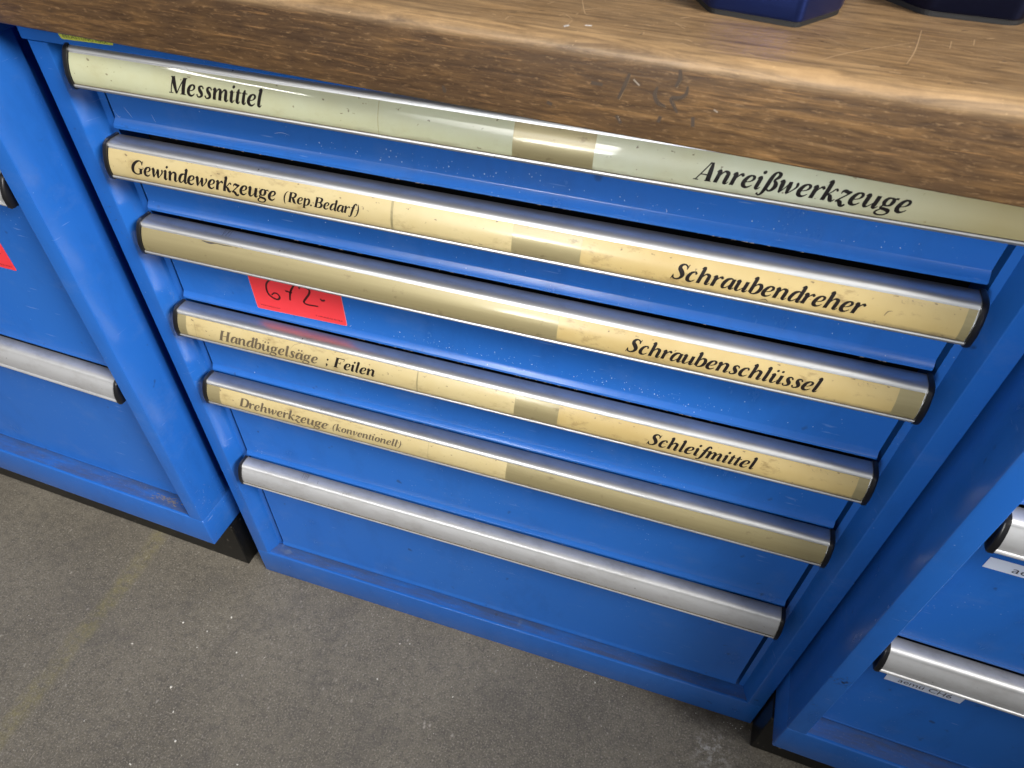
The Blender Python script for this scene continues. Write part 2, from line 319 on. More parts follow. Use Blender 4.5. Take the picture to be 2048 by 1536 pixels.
GL = {
 'a': (500, [BOWL, L_((400, 440, 110), (395, 250, 118), (392, 110, 118)), EXI(392)]),
 'b': (500, [ENT(110, 690), STEM(110, 50, 640), RB]),
 'c': (444, [C_((385, 120, 22), (305, 38, 46), (210, 14, 74), (112, 80, 114), (86, 215, 124), (140, 365, 96), (250, 436, 48), (330, 420, 52)), D_(330, 378, 46)]),
 'd': (500, [BOWL, ENT(400, 690), L_((400, 650, 118), (396, 300, 118), (392, 110, 118)), EXI(392)]),
 'e': (444, [C_((388, 118, 22), (300, 36, 48), (205, 12, 76), (106, 80, 114), (84, 215, 124), (140, 365, 98), (245, 438, 48), (335, 405, 74), (350, 325, 78), (280, 240, 38), (150, 196, 24))]),
 'f': (333, [C_((392, 610, 40), (352, 672, 46), (270, 640, 82), (215, 480, 116), (180, 200, 120), (150, -60, 96), (88, -188, 46), (10, -185, 40)), D_(382, 612, 42), D_(12, -160, 40), L_((60, 428, 36), (335, 428, 36))]),
 'g': (500, [C_((240, 436, 40), (145, 395, 84), (100, 290, 112), (140, 190, 80), (225, 160, 40), (320, 205, 82), (352, 310, 112), (325, 400, 76), (240, 436, 40)),
             C_((335, 395, 40), (410, 432, 46), (475, 425, 56)), C_((170, 176, 30), (88, 118, 48), (110, 62, 74), (240, 38, 92), (370, 0, 96), (398, -82, 66), (310, -168, 42), (160, -192, 40), (40, -150, 56), (28, -70, 58), (120, 20, 34))]),
 'h': (556, [ENT(105, 690), STEM(105, 0, 640), ARCH(105, 400), EXI(400)]),
 'i': (278, [ENT(115), STEM(115, 110, 420), EXI(115), D_(150, 610, 66)]),
 'k': (500, [ENT(105, 690), STEM(105, 0, 640), C_((140, 205, 22), (240, 300, 32), (330, 425, 46), (400, 425, 50)), D_(402, 395, 40), C_((175, 235, 40), (270, 170, 96), (335, 60, 108), (400, 12, 62), (478, 95, 20))]),
 'l': (278, [ENT(115, 690), STEM(115, 110, 650), EXI(115)]),
 'm': (778, [ENT(105), STEM(105, 0, 420), ARCH(105, 365), STEM(365, 0, 150), ARCH(365, 625), EXI(625)]),
 'n': (556, [ENT(105), STEM(105, 0, 420), ARCH(105, 400), EXI(400)]),
 'o': (500, [C_((260, 436, 42), (145, 380, 96), (88, 225, 124), (130, 70, 96), (235, 14, 44), (355, 70, 96), (412, 225, 124), (370, 380, 96), (260, 436, 42))]),
 'p': (500, [ENT(110), STEM(110, -190, 420), RB, L_((10, -192, 30), (230, -192, 30))]),
 'r': (389, [ENT(105), STEM(105, 0, 420), C_((135, 200, 24), (205, 360, 38), (285, 430, 66), (340, 420, 74)), D_(342, 395, 50)]),
 's': (389, [C_((335, 345, 22), (300, 415, 40), (215, 440, 54), (138, 385, 92), (170, 285, 118), (260, 185, 120), (280, 85, 92), (190, 14, 54), (95, 22, 46), (48, 110, 24)), D_(320, 370, 34), D_(62, 82, 38)]),
 't': (278, [L_((130, 560, 40), (122, 440, 104), (115, 110, 118)), EXI(115), L_((20, 425, 34), (270, 425, 34))]),
 'u': (556, [ENT(110), C_((110, 430, 118), (108, 250, 118), (110, 120, 116), (150, 28, 80), (225, 30, 44), (330, 150, 26), (400, 290, 24)), STEM(415, 110, 440), EXI(415)]),
 'v': (444, [ENT(105), C_((105, 420, 118), (135, 250, 120), (150, 20, 60)), C_((150, 0, 30), (270, 140, 34), (370, 290, 60), (360, 400, 84)), D_(350, 410, 44)]),
 'w': (667, [ENT(100), C_((100, 420, 118), (125, 230, 120), (138, 20, 62)), C_((138, 0, 28), (250, 200, 30), (345, 430, 40)), C_((348, 440, 100), (372, 230, 120), (385, 20, 62)), C_((385, 0, 28), (505, 140, 34), (600, 290, 60), (590, 400, 84)), D_(582, 410, 44)]),
 'z': (389, [C_((62, 315, 22), (80, 400, 58), (150, 425, 92), (260, 395, 86), (365, 425, 40)), L_((365, 420, 46), (200, 240, 44), (22, 40, 46)), C_((20, 30, 40), (100, 62, 74), (180, 20, 110), (250, -80, 92), (330, -105, 50), (362, -60, 40)), D_(350, -55, 46)]),
 'ß': (500, [C_((-30, -150, 40), (50, -195, 44), (115, -110, 84), (150, 120, 118), (165, 420, 116), (205, 600, 86), (290, 676, 48), (392, 620, 96), (380, 510, 100), (275, 400, 40)), D_(-25, -150, 42),
             C_((270, 395, 38), (370, 330, 92), (420, 200, 124), (365, 60, 90), (275, 12, 44), (215, 60, 56))]),
 'A': (667, [L_((345, 665, 40), (215, 350, 38), (70, 15, 38)), L_((400, 665, 60), (440, 400, 128), (500, 12, 140)), L_((170, 222, 34), (470, 222, 34)), L_((-10, 12, 28), (175, 12, 28)), L_((390, 12, 28), (615, 12, 28))]),
 'B': (667, [STEM(175, 0, 655, 138), L_((40, 12, 28), (300, 12, 28)), L_((60, 644, 28), (300, 644, 28)), C_((180, 644, 30), (380, 640, 50), (515, 560, 122), (470, 400, 106), (360, 352, 46), (190, 348, 30)), C_((190, 348, 30), (420, 335, 60), (560, 210, 134), (500, 70, 108), (360, 16, 48), (160, 14, 30))]),
 'D': (722, [STEM(175, 0, 655, 138), L_((40, 12, 28), (300, 12, 28)), L_((60, 644, 28), (300, 644, 28)), C_((180, 644, 30), (400, 640, 54), (580, 545, 122), (640, 340, 142), (560, 110, 122), (380, 20, 52), (160, 14, 30))]),
 'F': (667, [STEM(175, 0, 655, 138), L_((40, 12, 28), (330, 12, 28)), L_((60, 640, 36), (600, 640, 36)), L_((612, 655, 30), (595, 500, 26)), L_((190, 342, 34), (420, 342, 34)), L_((430, 440, 28), (415, 240, 28))]),
 'G': (722, [C_((600, 480, 24), (570, 590, 46), (440, 660, 50), (270, 600, 104), (130, 400, 142), (135, 160, 122), (270, 28, 62), (430, 14, 46), (560, 70, 60)), L_((575, 40, 120), (575, 300, 120)), L_((440, 292, 28), (690, 292, 28)), L_((612, 470, 26), (622, 672, 26))]),
 'H': (778, [STEM(175, 0, 655, 138), STEM(590, 0, 655, 138), L_((190, 335, 34), (580, 335, 34))] + [L_((x, y, 28), (x + 250, y, 28)) for x, y in ((45, 12), (60, 644), (460, 12), (475, 644))]),
 'M': (889, [L_((150, 650, 40), (150, 12, 40)), L_((170, 655, 130), (300, 320, 130), (420, 5, 70)), L_((425, 10, 34), (560, 320, 38), (700, 650, 44)), STEM(725, 0, 655, 138), L_((45, 12, 28), (250, 12, 28)), L_((590, 12, 28), (860, 12, 28)), L_((60, 644, 28), (230, 644, 28)), L_((690, 644, 28), (850, 644, 28))]),
 'R': (667, [STEM(175, 0, 655, 138), L_((40, 12, 28), (300, 12, 28)), L_((60, 644, 28), (300, 644, 28)), C_((180, 644, 30), (380, 640, 52), (520, 560, 122), (480, 400, 106), (360, 345, 46), (190, 340, 30)), C_((300, 345, 60), (400, 240, 130), (480, 90, 142), (560, 14, 90), (640, 14, 28))]),
 'S': (556, [C_((470, 480, 22), (440, 590, 46), (325, 652, 52), (205, 590, 102), (205, 470, 124), (330, 340, 138), (410, 200, 128), (350, 60, 86), (230, 10, 50), (115, 50, 50), (70, 180, 24)), L_((478, 470, 24), (496, 672, 24)), L_((62, 200, 24), (45, -12, 24))]),
 '(': (333, [C_((290, 690, 20), (150, 540, 56), (95, 280, 84), (130, 20, 64), (215, -175, 20)), ]),
 ')': (333, [C_((120, 690, 20), (205, 500, 64), (240, 240, 84), (185, -20, 56), (45, -175, 20)), ]),
 '.': (250, [D_(85, 60, 66)]),
 ';': (333, [D_(110, 385, 66), D_(110, 62, 62), C_((145, 70, 60), (140, -30, 52), (60, -120, 22))]),
 ' ': (250, []),
}
GL['ü'] = (556, GL['u'][1] + [D_(165, 600, 54), D_(365, 600, 54)])
GL['ä'] = (500, GL['a'][1] + [D_(150, 600, 54), D_(340, 600, 54)])
SH = .27
def text_mesh(bm, text, x0, v0, em, fn, width=None):
    adv = sum(GL[c][0] for c in text) * em / 1000; kx = (width / adv) if width else 1.; x = x0; lift = 0
    for ch in text:
        wd, strokes = GL[ch]
        for kind, p in strokes:
            lift = (lift + 1) % 9
            def f(u, v, x=x, q=lift): return fn(x + (u + SH * v) * em / 1000 * kx, v0 + v * em / 1000, q * 1.2e-6)
            if kind == 'd':
                c = bm.verts.new(f(p[0], p[1])); ring = [bm.verts.new(f(p[0] + p[2] * math.cos(a * math.pi / 7), p[1] + p[2] * math.sin(a * math.pi / 7))) for a in range(14)]
                for i in range(14): bm.faces.new((c, ring[i], ring[(i + 1) % 14]))
            else:
                pts = [(a, b, c * 1.20 + 5) for a, b, c in catmull(p, 6 if kind == 'c' else 4)]; ribbon(bm, pts, f)
        x += wd * em / 1000 * kx

# ------------------------------------------------------------------ handle shape (y,z) relative to its lower lip
FACE = catmull([(.0064, .0246), (.0038, .0202), (.0016, .0153), (.0003, .0098), (.0001, .0046), (.0005, .0032)], 4)
def face_at(v):
    """point and outward normal on the curved front for arc position v measured up from z=.0032"""
    pts = FACE[::-1]; d = 0
    for (y0, z0), (y1, z1) in zip(pts[:-1], pts[1:]):
        s = math.hypot(y1 - y0, z1 - z0)
        if d + s >= v or (y1, z1) == pts[-1]:
            t = (v - d) / s; n = Vector((-(z1 - z0), (y1 - y0))); n.normalize()
            return y0 + (y1 - y0) * t, z0 + (z1 - z0) * t, n
        d += s
def on_face(off):
    def fn(x, v, q=0.):
        y, z, n = face_at(v); return (x, y + n.x * (off + q), z + n.y * (off + q))
    return fn
top_round = [(.0220, .0291), (.0150, .0293), (.0124, .0292), (.0102, .0288), (.0084, .0280), (.0071, .0268), (.0064, .0254)]
lip = [(.0006, .0030), (-.0003, .0028), (-.0008, .0019), (-.0006, .0006), (.0004, 0.), (.004, -.0002), (.010, .0002), (.0220, .0030)]
RAIL_PROF = top_round + [(.0070, .0250), (.0069, .0247)] + [(y + .0005, z) for y, z in FACE[1:-1]] + [(.0010, .0034)] + lip
CAP_PROF = [(.0225, .0303), (.0125, .0303), (.0095, .0297), (.0066, .0281), (.0050, .0262), (.0022, .0212), (.0002, .0160), (-.0014, .0100), (-.0015, .0045), (-.0012, 0.), (0., -.0013), (.004, -.0014), (.0225, .0010)]
_cache = {}
def handle_meshes(half):
    if half in _cache: return _cache[half]
    bm = bmesh.new(); prism_x(bm, RAIL_PROF, -half, half, 24)
    me = bpy.data.meshes.new('handle_rail'); bmesh.ops.recalc_face_normals(bm, faces=bm.faces[:]); bm.to_mesh(me); bm.free()
    for p in me.polygons: p.use_smooth = True
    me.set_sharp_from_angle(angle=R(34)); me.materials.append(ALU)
    caps = []
    for sg in (-1, 1):
        bm = bmesh.new(); cy, cz = .011, .014; rings = []
        for dx, sc in ((0, 1.), (.0030, 1.), (.0042, .965), (.0048, .90)):
            rings.append([bm.verts.new((sg * (half + dx), cy + (y - cy) * sc, cz + (z - cz) * sc)) for y, z in CAP_PROF])
        n = len(CAP_PROF)
        for a, b in zip(rings[:-1], rings[1:]):
            for i in range(n): bm.faces.new((a[i], a[(i + 1) % n], b[(i + 1) % n], b[i]))
        bm.faces.new(rings[0]); bm.faces.new(rings[-1])
        bmesh.ops.recalc_face_normals(bm, faces=bm.faces[:]); m2 = bpy.data.meshes.new('end_cap'); bm.to_mesh(m2); bm.free()
        for p in m2.polygons: p.use_smooth = True
        m2.set_sharp_from_angle(angle=R(40)); m2.materials.append(CAP); caps.append(m2)
    _cache[half] = (me, caps); return _cache[half]

def make_drawer(cab, xc, ylip, zlip, zbot, half, panel_y, panel_half, cards=(), strip=True, alu=None, label=None, flare=.0032):
    """thing > drawer (the painted front) > handle rail, caps, strip, cards, lettering.  zbot: lower edge of the front relative to the lip"""
    bm = bmesh.new(); py = panel_y
    if zbot is None: return
    prof = [(py + .004, .020), (py, .020), (py, zbot + .0086), (py - .0003, zbot + .0078), (py - flare + .0006, zbot + .0036), (py - flare, zbot + .0029),
            (py - flare - .0001, zbot + .0006), (py - flare + .0005, zbot), (py + .004, zbot)]
    prism_x(bm, prof, -panel_half, panel_half, 1)
    d = mesh_obj('drawer', bm, BLUE, cab, 25, (xc, ylip, zlip))
    if label: d['label'] = label
    rail, caps = handle_meshes(half)
    h = link(bpy.data.objects.new('handle_rail', rail), d)
    if alu is not None:
        h.data = rail.copy(); h.data.materials.clear(); h.data.materials.append(alu)
    for c in caps: link(bpy.data.objects.new('end_cap', c), d)
    if strip:
        bm = bmesh.new(); sheet_x(bm, [(face_at(v)[0], face_at(v)[1]) for v in [i * .0225 / 12 for i in range(13)]], -half + .0005, half - .0005, 1)
        o = mesh_obj('clear_strip', bm, STRIP, d, 40)
    for x0, x1, mat in cards:
        bm = bmesh.new(); fn = on_face(.00012); vs = [i * .0222 / 12 + .0002 for i in range(13)]
        sheet_x(bm, [fn(0, v)[1:] for v in vs], x0 - .33, x1 - .33, 1)
        mesh_obj('label_card', bm, mat, d, 40)
    return d
def lettering(d, items, mat, name='lettering'):
    fn = on_face(.00022)
    for txt, x0, z0, em, width in items:
        bm = bmesh.new(); text_mesh(bm, txt, x0 - .33, z0, em, fn, width); mesh_obj(name, bm, mat, d)

# ------------------------------------------------------------------ cabinet carcass
W2 = .371
def make_cabinet(loc, rz, zb, zrail, ztop, stile_w, plinth, label, flush=0):
    cab = empty('drawer_cabinet', loc, rz); tag(cab, label, 'drawer cabinet')
    depth = .60
    for sg in (-1, 1):
        p = [(-W2, .052), (-W2, .0022), (-W2 + .0006, .0006), (-W2 + .0022, 0), (-W2 + stile_w - .0010, 0), (-W2 + stile_w - .0002, .0004), (-W2 + stile_w + .0064, .0156),
             (-W2 + stile_w + .0072, .0200), (-W2 + stile_w + .0130, .0215), (-W2 + stile_w + .0130, .052)]
        bm = bmesh.new(); prism_z(bm, [(x * -sg, y) for x, y in p], zrail + .0006, ztop); mesh_obj('stile', bm, BLUE, cab, 22)
        bm = bmesh.new(); ins = 0. if sg == flush else .028; x = sorted((sg * (W2 - ins - .0002), sg * (W2 - ins - .0015))); box(bm, x[0], x[1], .0524, depth, zrail + .0006, ztop); mesh_obj('side_panel', bm, BLUE, cab)
    bm = bmesh.new()
    box(bm, -W2, W2, 0, depth, zb, zrail, .0018, 3); mesh_obj('bottom_rail', bm, BLUE_DUSTY if False else BLUE, cab, 40)
    # dusty ledge on top of the bottom rail, in front of the lowest drawer
    bm = bmesh.new(); sheet = [(.0032, zrail + .0003), (.045, zrail + .0003)]; sheet_x(bm, sheet, -W2 + stile_w + .001, W2 - stile_w - .001, 1)
    mesh_obj('dusty_ledge', bm, BLUE_DUSTY, cab)
    bm = bmesh.new(); box(bm, -W2 - .004, W2 + .004, -.0003, depth + .001, ztop + .0004, FL + .0415, .001, 2); mesh_obj('top_rail', bm, BLUE, cab)
    bm = bmesh.new(); box(bm, -W2 + .03, W2 - .03, .050, depth - .01, zrail + .001, ztop - .001); mesh_obj('carcass_shade_block', bm, GAP_SHADE, cab)  # solid fill block, painted black as the shade behind the drawer gaps
    if plinth:
        bm = bmesh.new(); box(bm, plinth[0], plinth[1], .033, depth - .02, 0, zb - .0005, .0015, 2); mesh_obj('plinth', bm, PLINTH, cab)
    return cab

ZR = FL - .6943
mid = make_cabinet((.33, .010, 0), 0, 0.0, ZR, FL + .0269, .0190, None, 'blue six-drawer tool cabinet in the middle, German name strips on its silver handles', 1)
zl = [0, -.075, -.150, -.250, -.350, -.5005]
zb_ = [-.075 + .0333, -.075 + .0314, -.100 + .0302, -.100 + .0285, -.1505 + .0286, -.6943 + .5005 + .010]
cards = [
 [(.0004, .2548, CARD_PALE), (.2552, .3510, CARD_PALE), (.4053, .6596, CARD_BRIGHTENED)],
 [(.0004, .2556, CARD_CREAM), (.2576, .3520, CARD_CREAM), (.4036, .6540, CARD_STAINED)],
 [(.3915, .6428, CARD_STAINED)],
 [(.0105, .2618, CARD_CREAM), (.2630, .3578, CARD_CREAM), (.3987, .6510, CARD_STAINED)],
 [(.0170, .2660, CARD_CREAM), (.2664, .3510, CARD_CREAM)],
 []]
labs = ['top drawer with pale green name strips', None, None, None, None, 'deep bottom drawer with a bare silver handle']
DR = []
for i in range(6):
    d = make_drawer(mid, 0, -.010, FL + zl[i], zb_[i], .33, .0270, .3324, cards[i], strip=(i != 5), alu=ALU_WORN if i == 5 else None, label=labs[i], flare=(.0050, .0038, .0032, .0030, .0030, .0022)[i])
    DR.append(d)
lettering(DR[0], [('Messmittel', .0866, .0056, .0176, None), ('Anreißwerkzeuge', .4690, .0052, .0172, None)], INK)
lettering(DR[1], [('Gewindewerkzeuge', .0205, .0052, .01715, None), ('(Rep.Bedarf)', .1630, .0066, .0123, None), ('Schraubendreher', .4680, .0052, .0174, None)], INK)
lettering(DR[2], [('Schraubenschlüssel', .4465, .0056, .0175, None)], INK)
lettering(DR[3], [('Handbügelsäge', .0470, .0045, .0172, None)], INK_FADED, 'faded_lettering')
lettering(DR[3], [(';', .1660, .0060, .0165, None), ('Feilen', .1745, .0058, .0166, None), ('Schleifmittel', .4790, .0058, .0175, None)], INK)
lettering(DR[4], [('Drehwerkzeuge', .0405, .0056, .0169, None), ('(konventionell)', .1550, .0070, .0128, None)], INK_FADED, 'faded_lettering')

# scratches and torn strip on the handles
def flat_marks(parent, name, mat, strokes, fn, kind=True):
    bm = bmesh.new()
    for pts in strokes: ribbon(bm, catmull([tuple(p) for p in pts], 4), fn)
    o = mesh_obj(name, bm, mat, parent)
    if kind: o['kind'] = 'stuff'
    return o
def handle_top(x, y):           # on the upper side of a handle
    return (x - .33, y, .02945 if y > .0125 else (.0293 if y > .0105 else .02885))
SCR = simple('dark_scratch', (.05, .045, .045), .6)
def tops(segs, w=.00022): return [[(x, y, w), ((x + x2) / 2, (y + y2) / 2, w * 1.3), (x2, y2, w * .7)] for x, y, x2, y2 in segs]
flat_marks(DR[2], 'scratch_marks', SCR, tops([(.0800, .0213, .0825, .0110), (.0815, .0213, .0832, .0120), (.0845, .0213, .0858, .0115), (.0872, .0210, .0888, .0120), (.0860, .0210, .0850, .0120)]), handle_top)
flat_marks(DR[5], 'scratch_marks', SCR, tops([(.0815, .0215, .0829, .0110), (.0840, .0215, .0860, .0110), (.0864, .0213, .0872, .0112), (.0892, .0213, .0902, .0110), (.1039, .0158, .1053, .0110), (.0880, .0210, .0890, .0120)]), handle_top)
fnf = on_face(.0003)
flat_marks(DR[2], 'torn_strip_edge', SCR, [[(.0640 - .33, .0218, .0004), (.0690 - .33, .0212, .0012), (.0735 - .33, .0212, .0016), (.0785 - .33, .0218, .0006), (.0860 - .33, .0216, .0007), (.0945 - .33, .0219, .0003)]], fnf)
flat_marks(DR[3], 'card_crack', INK_FADED, [[(.1292 - .33, .0140, .0001), (.1330 - .33, .0190, .00022), (.1400 - .33, .0222, .0004)], [(.0205 - .33, .001, .0001), (.0215 - .33, .010, .00018), (.0195 - .33, .0200, .00015)]], fnf)
flat_marks(DR[1], 'card_crack', INK_FADED, [[(.5300 - .33, .0012, .0002), (.5335 - .33, .0030, .0007), (.5360 - .33, .0012, .0002)], [(.6080 - .33, .0080, .0003), (.6092 - .33, .0110, .0006), (.6118 - .33, .0120, .0002)]], fnf)

# dark brown seam in the groove under each strip
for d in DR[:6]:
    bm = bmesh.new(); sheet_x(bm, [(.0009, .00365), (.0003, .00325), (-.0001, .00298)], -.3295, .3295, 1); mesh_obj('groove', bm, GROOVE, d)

# paint chips and scratches on the blue drawer fronts: tiny flakes just proud of the paint
def chips(parent, n, spread, seed, name='paint_chips', py=.0270, mat=CHIP, size=(.0003, .0009)):
    rnd = random.Random(seed); bm = bmesh.new()
    for _ in range(n):
        x, z = spread(rnd); s = rnd.uniform(*size) * rnd.choice((.5, .7, 1)); k = rnd.randint(4, 6); a0 = rnd.random() * 6; el = rnd.uniform(.4, 1)
        vs = [bm.verts.new((x + math.cos(a0 + j * 6.283 / k) * s * rnd.uniform(.5, 1) * el, py - .00008, z + math.sin(a0 + j * 6.283 / k) * s * rnd.uniform(.5, 1))) for j in range(k)]
        bm.faces.new(vs)
    o = mesh_obj(name, bm, mat, parent); o['kind'] = 'stuff'; return o
chips(DR[0], 60, lambda r: (r.triangular(.12, .24, .17) - .33 + .18 * r.random(), zb_[0] + .0105 + abs(r.gauss(0, .006))), 1)
chips(DR[0], 60, lambda r: (r.uniform(-.05, .30), zb_[0] + .0105 + abs(r.gauss(0, .005))), 2)
chips(DR[1], 30, lambda r: (r.uniform(-.25, .30), zb_[1] + .0105 + abs(r.gauss(0, .008))), 3)
chips(DR[2], 150, lambda r: (r.gauss(.02, .13), zb_[2] + .0105 + abs(r.gauss(0, .006))), 4)
chips(DR[3], 22, lambda r: (r.uniform(-.3, .3), zb_[3] + .0105 + abs(r.gauss(0, .012))), 5)
def lip_chips(d, zb, n, seed, x0, x1, fl):
    rnd = random.Random(seed); bm = bmesh.new()
    for _ in range(n):
        x = rnd.uniform(x0, x1); l = rnd.uniform(.0006, .004); hgt = rnd.uniform(.0002, .0007); y = .0270 - fl - .00018
        pts = [(x, y, zb + .0001), (x + l, y, zb + .0001), (x + l * .8, y, zb + hgt), (x + l * .3, y, zb + hgt * .7)]
        bm.faces.new([bm.verts.new(p) for p in pts])
    o = mesh_obj('chipped_edge', bm, simple('bare_primer', (.30, .27, .24), .7), d); o['kind'] = 'stuff'
for i, (n, a, b) in enumerate([(44, -.28, .22), (22, -.25, .3), (46, -.15, .2), (20, -.2, .2), (12, -.2, .2)]): lip_chips(DR[i], zb_[i], n, 20 + i, a, b, (.0050, .0038, .0032, .0030, .0030)[i])
flat_marks(DR[0], 'scratch_marks', CHIP, [[(.0106 - .33, -.0236, .0001), (.0130 - .33, -.0276, .0003), (.0155 - .33, -.0317, .0001)], [(-.0005 - .33, -.0300, .0001), (.0015 - .33, -.0330, .00022), (.0033 - .33, -.0330, .0001)],
   [(.0360 - .33, -.0259, .0001), (.0370 - .33, -.0290, .0002), (.0378 - .33, -.0325, .0001)], [(.455 - .33, -.0300, .0001), (.456 - .33, -.0320, .0004), (.4555 - .33, -.0330, .0001)], [(.150 - .33, -.0240, .0002), (.157 - .33, -.0225, .0003), (.163 - .33, -.0235, .0001)]],
   lambda u, v: (u, .0269, v))

# ------------------------------------------------------------------ side cabinets (stand further forward, on black plinths)
SL = math.atan(-.036); ZS = .1035
ex = Vector((math.cos(SL), math.sin(SL), 0))
lc = Vector((-.0760, -.0234, 0)) - ex * W2; rc = Vector((.7018, -.0517, 0)) + ex * W2
left = make_cabinet(lc, SL, ZS, ZS + .0575, FL + .0269, .0215, (-W2 + .004, W2 + .0040), 'blue cabinet at the left edge on a black plinth, bright blue side showing')
rightc = make_cabinet(rc, SL, ZS, ZS + .0580, FL + .0269, .0210, (-W2 - .0015, W2 - .002), 'blue cabinet at the right edge on a black plinth, white tapes on its drawers', -1)
zr_s = ZS + .0575
LD = []
for zlip, zbot in ((.140, -.2225), (-.112, -.2235), (-.366, zr_s + .006 - (FL - .366))):
    LD.append(make_drawer(left, 0, 0, FL + zlip if zlip < .1 else FL + zlip, zbot, .3355, .0240, .3430, strip=False, alu=ALU_WORN, flare=.0012) if zlip < .1 else None)
# the left cabinet's top drawer: only its lower front shows, its handle is behind the bench board
bm = bmesh.new(); py = .024
prism_x(bm, [(py + .01, .026), (py, .026), (py, -.069), (py - .006, -.074), (py - .006, -.078), (py + .01, -.078)], -.343, .343)
mesh_obj('drawer', bm, BLUE, left, 25, (0, 0, FL - .002))
RD = []
for zlip, zbot in ((-.0022, -.2046 + .0310), (-.2068, -.2042 + .0310), (-.411, zr_s + .006 - (FL - .411))):
    RD.append(make_drawer(rightc, 0, 0, FL + zlip, zbot, .3415, .0240, .3470, strip=False, alu=ALU_WORN, flare=.0012))

def patch(parent, name, mat, cx_, cz_, y, w_, h_, n, seed, lay=False, zl_=0):
    rnd = random.Random(seed); bm = bmesh.new()
    for _ in range(n):
        u = rnd.gauss(0, w_ / 2.5); v = rnd.gauss(0, h_ / 2.5); a = rnd.uniform(.0005, .0022) * (w_ / .012); b = rnd.uniform(.0002, .0007); k = 6; t = rnd.gauss(.1, .25)
        P = []
        for j in range(k):
            p, q = math.cos(j * 6.283 / k) * a * rnd.uniform(.6, 1), math.sin(j * 6.283 / k) * b * rnd.uniform(.6, 1); P.append((u + p * math.cos(t) - q * math.sin(t), v + p * math.sin(t) + q * math.cos(t)))
        bm.faces.new([bm.verts.new((cx_ + p, y + q, zl_ + .0001 * (_ % 5 + 1) * .2) if lay else (cx_ + p, y - .00003 * (_ % 5 + 1), cz_ + q)) for p, q in P])
    o = mesh_obj(name, bm, mat, parent); o['kind'] = 'stuff'
SMUDGE = simple('dark_rubber_smudge', (.012, .025, .07), .5)
patch(rightc, 'scuff_smudge', SMUDGE, -W2 + .011, FL - .452, 0, .012, .011, 46, 3)
patch(rightc, 'scuff_smudge', SMUDGE, -W2 + .008, FL - .515, 0, .007, .004, 8, 4)
patch(left, 'rubbed_paint', simple('bare_rubbed_metal', (.20, .17, .14), .5), W2 - .070, 0, .014, .030, .006, 60, 6, True, ZS + .0578)
patch(mid, 'scuff_smudge', SMUDGE, -W2 + .010, FL - .13, 0, .006, .03, 12, 8)
# ------------------------------------------------------------------ stickers (each its own thing)
def plane_fn(o, ey=(0, -1, 0)): pass
def sticker(name, parent_loc, rz, mat, outline, thick=.00025):
    """outline in (x,z) about the origin, facing -y"""
    bm = bmesh.new(); a = [bm.verts.new((x, -thick, z)) for x, z in outline]; b = [bm.verts.new((x, 0, z)) for x, z in outline]; n = len(outline)
    bm.faces.new(a); bm.faces.new(b[::-1])
    for i in range(n): bm.faces.new((a[i], a[(i + 1) % n], b[(i + 1) % n], b[i]))
    o = mesh_obj(name, bm, mat); o.location = parent_loc; o.rotation_euler = (0, 0, rz); return o
def rrect(corners, r=.0022, seg=4):
    out = []; n = len(corners)
    for i in range(n):
        p = Vector(corners[i]); a = (Vector(corners[i - 1]) - p).normalized(); b = (Vector(corners[(i + 1) % n]) - p).normalized()
        for s in range(seg + 1):
            t = s / seg; q = p + a * r * (1 - t) ** 2 + b * r * t ** 2; out.append((q.x, q.y))
    return out
def sans(parent, name, txt, size, loc, mat, width=None, off=-.0004, rot=0.):
    cu = bpy.data.curves.new(name, 'FONT'); cu.body = txt; cu.size = size; cu.resolution_u = 3
    t = bpy.data.objects.new(name, cu); COL.objects.link(t)
    me = bpy.data.meshes.new_from_object(t); bpy.data.objects.remove(t); bpy.data.curves.remove(cu)
    xs = [v.co.x for v in me.vertices]; k = (width / (max(xs) - min(xs))) if width else 1
    for v in me.vertices:
        x, y = (v.co.x - min(xs)) * k, v.co.y
        v.co = Vector((loc[0] + x * math.cos(rot) - y * math.sin(rot), off, loc[1] + x * math.sin(rot) + y * math.cos(rot)))
    me.materials.clear(); me.materials.append(mat); o = bpy.data.objects.new(name, me); me.name = name; return link(o, parent)

cx, cz = .1324, -.188
tagc = [(.0829, -.1560), (.0837, -.2120), (.1814, -.2092), (.1806, -.1540)]
loc0 = Vector((cx, .0268, FL + cz))
red = sticker('price_tag', loc0, 0, RED, rrect([(x - cx, z - cz) for x, z in tagc]))
tag(red, 'red sticker handwritten 672 on the third drawer of the middle cabinet', 'price sticker', 'red number stickers')
bm = bmesh.new(); ol = rrect([(x - cx, z - cz) for x, z in tagc]); ol2 = [(x * 1.008, z * 1.013) for x, z in ol]
va = [bm.verts.new((x, -.00012, z)) for x, z in ol2]; bm.faces.new(va); mesh_obj('paper_edge', bm, PINKEDGE, red)
def ink(parent, strokes, wdt, ox, oz, mat, name='handwritten_number'):
    bm = bmesh.new()
    for pts in strokes:
        n = len(pts); P = [(x - ox, z - oz, wdt * (.75 + .5 * math.sin(math.pi * (i + .5) / n))) for i, (x, z) in enumerate(pts)]
        ribbon(bm, catmull(P, 5), lambda u, v: (u, -.0004, v))
    return mesh_obj(name, bm, mat, parent)
from functools import reduce
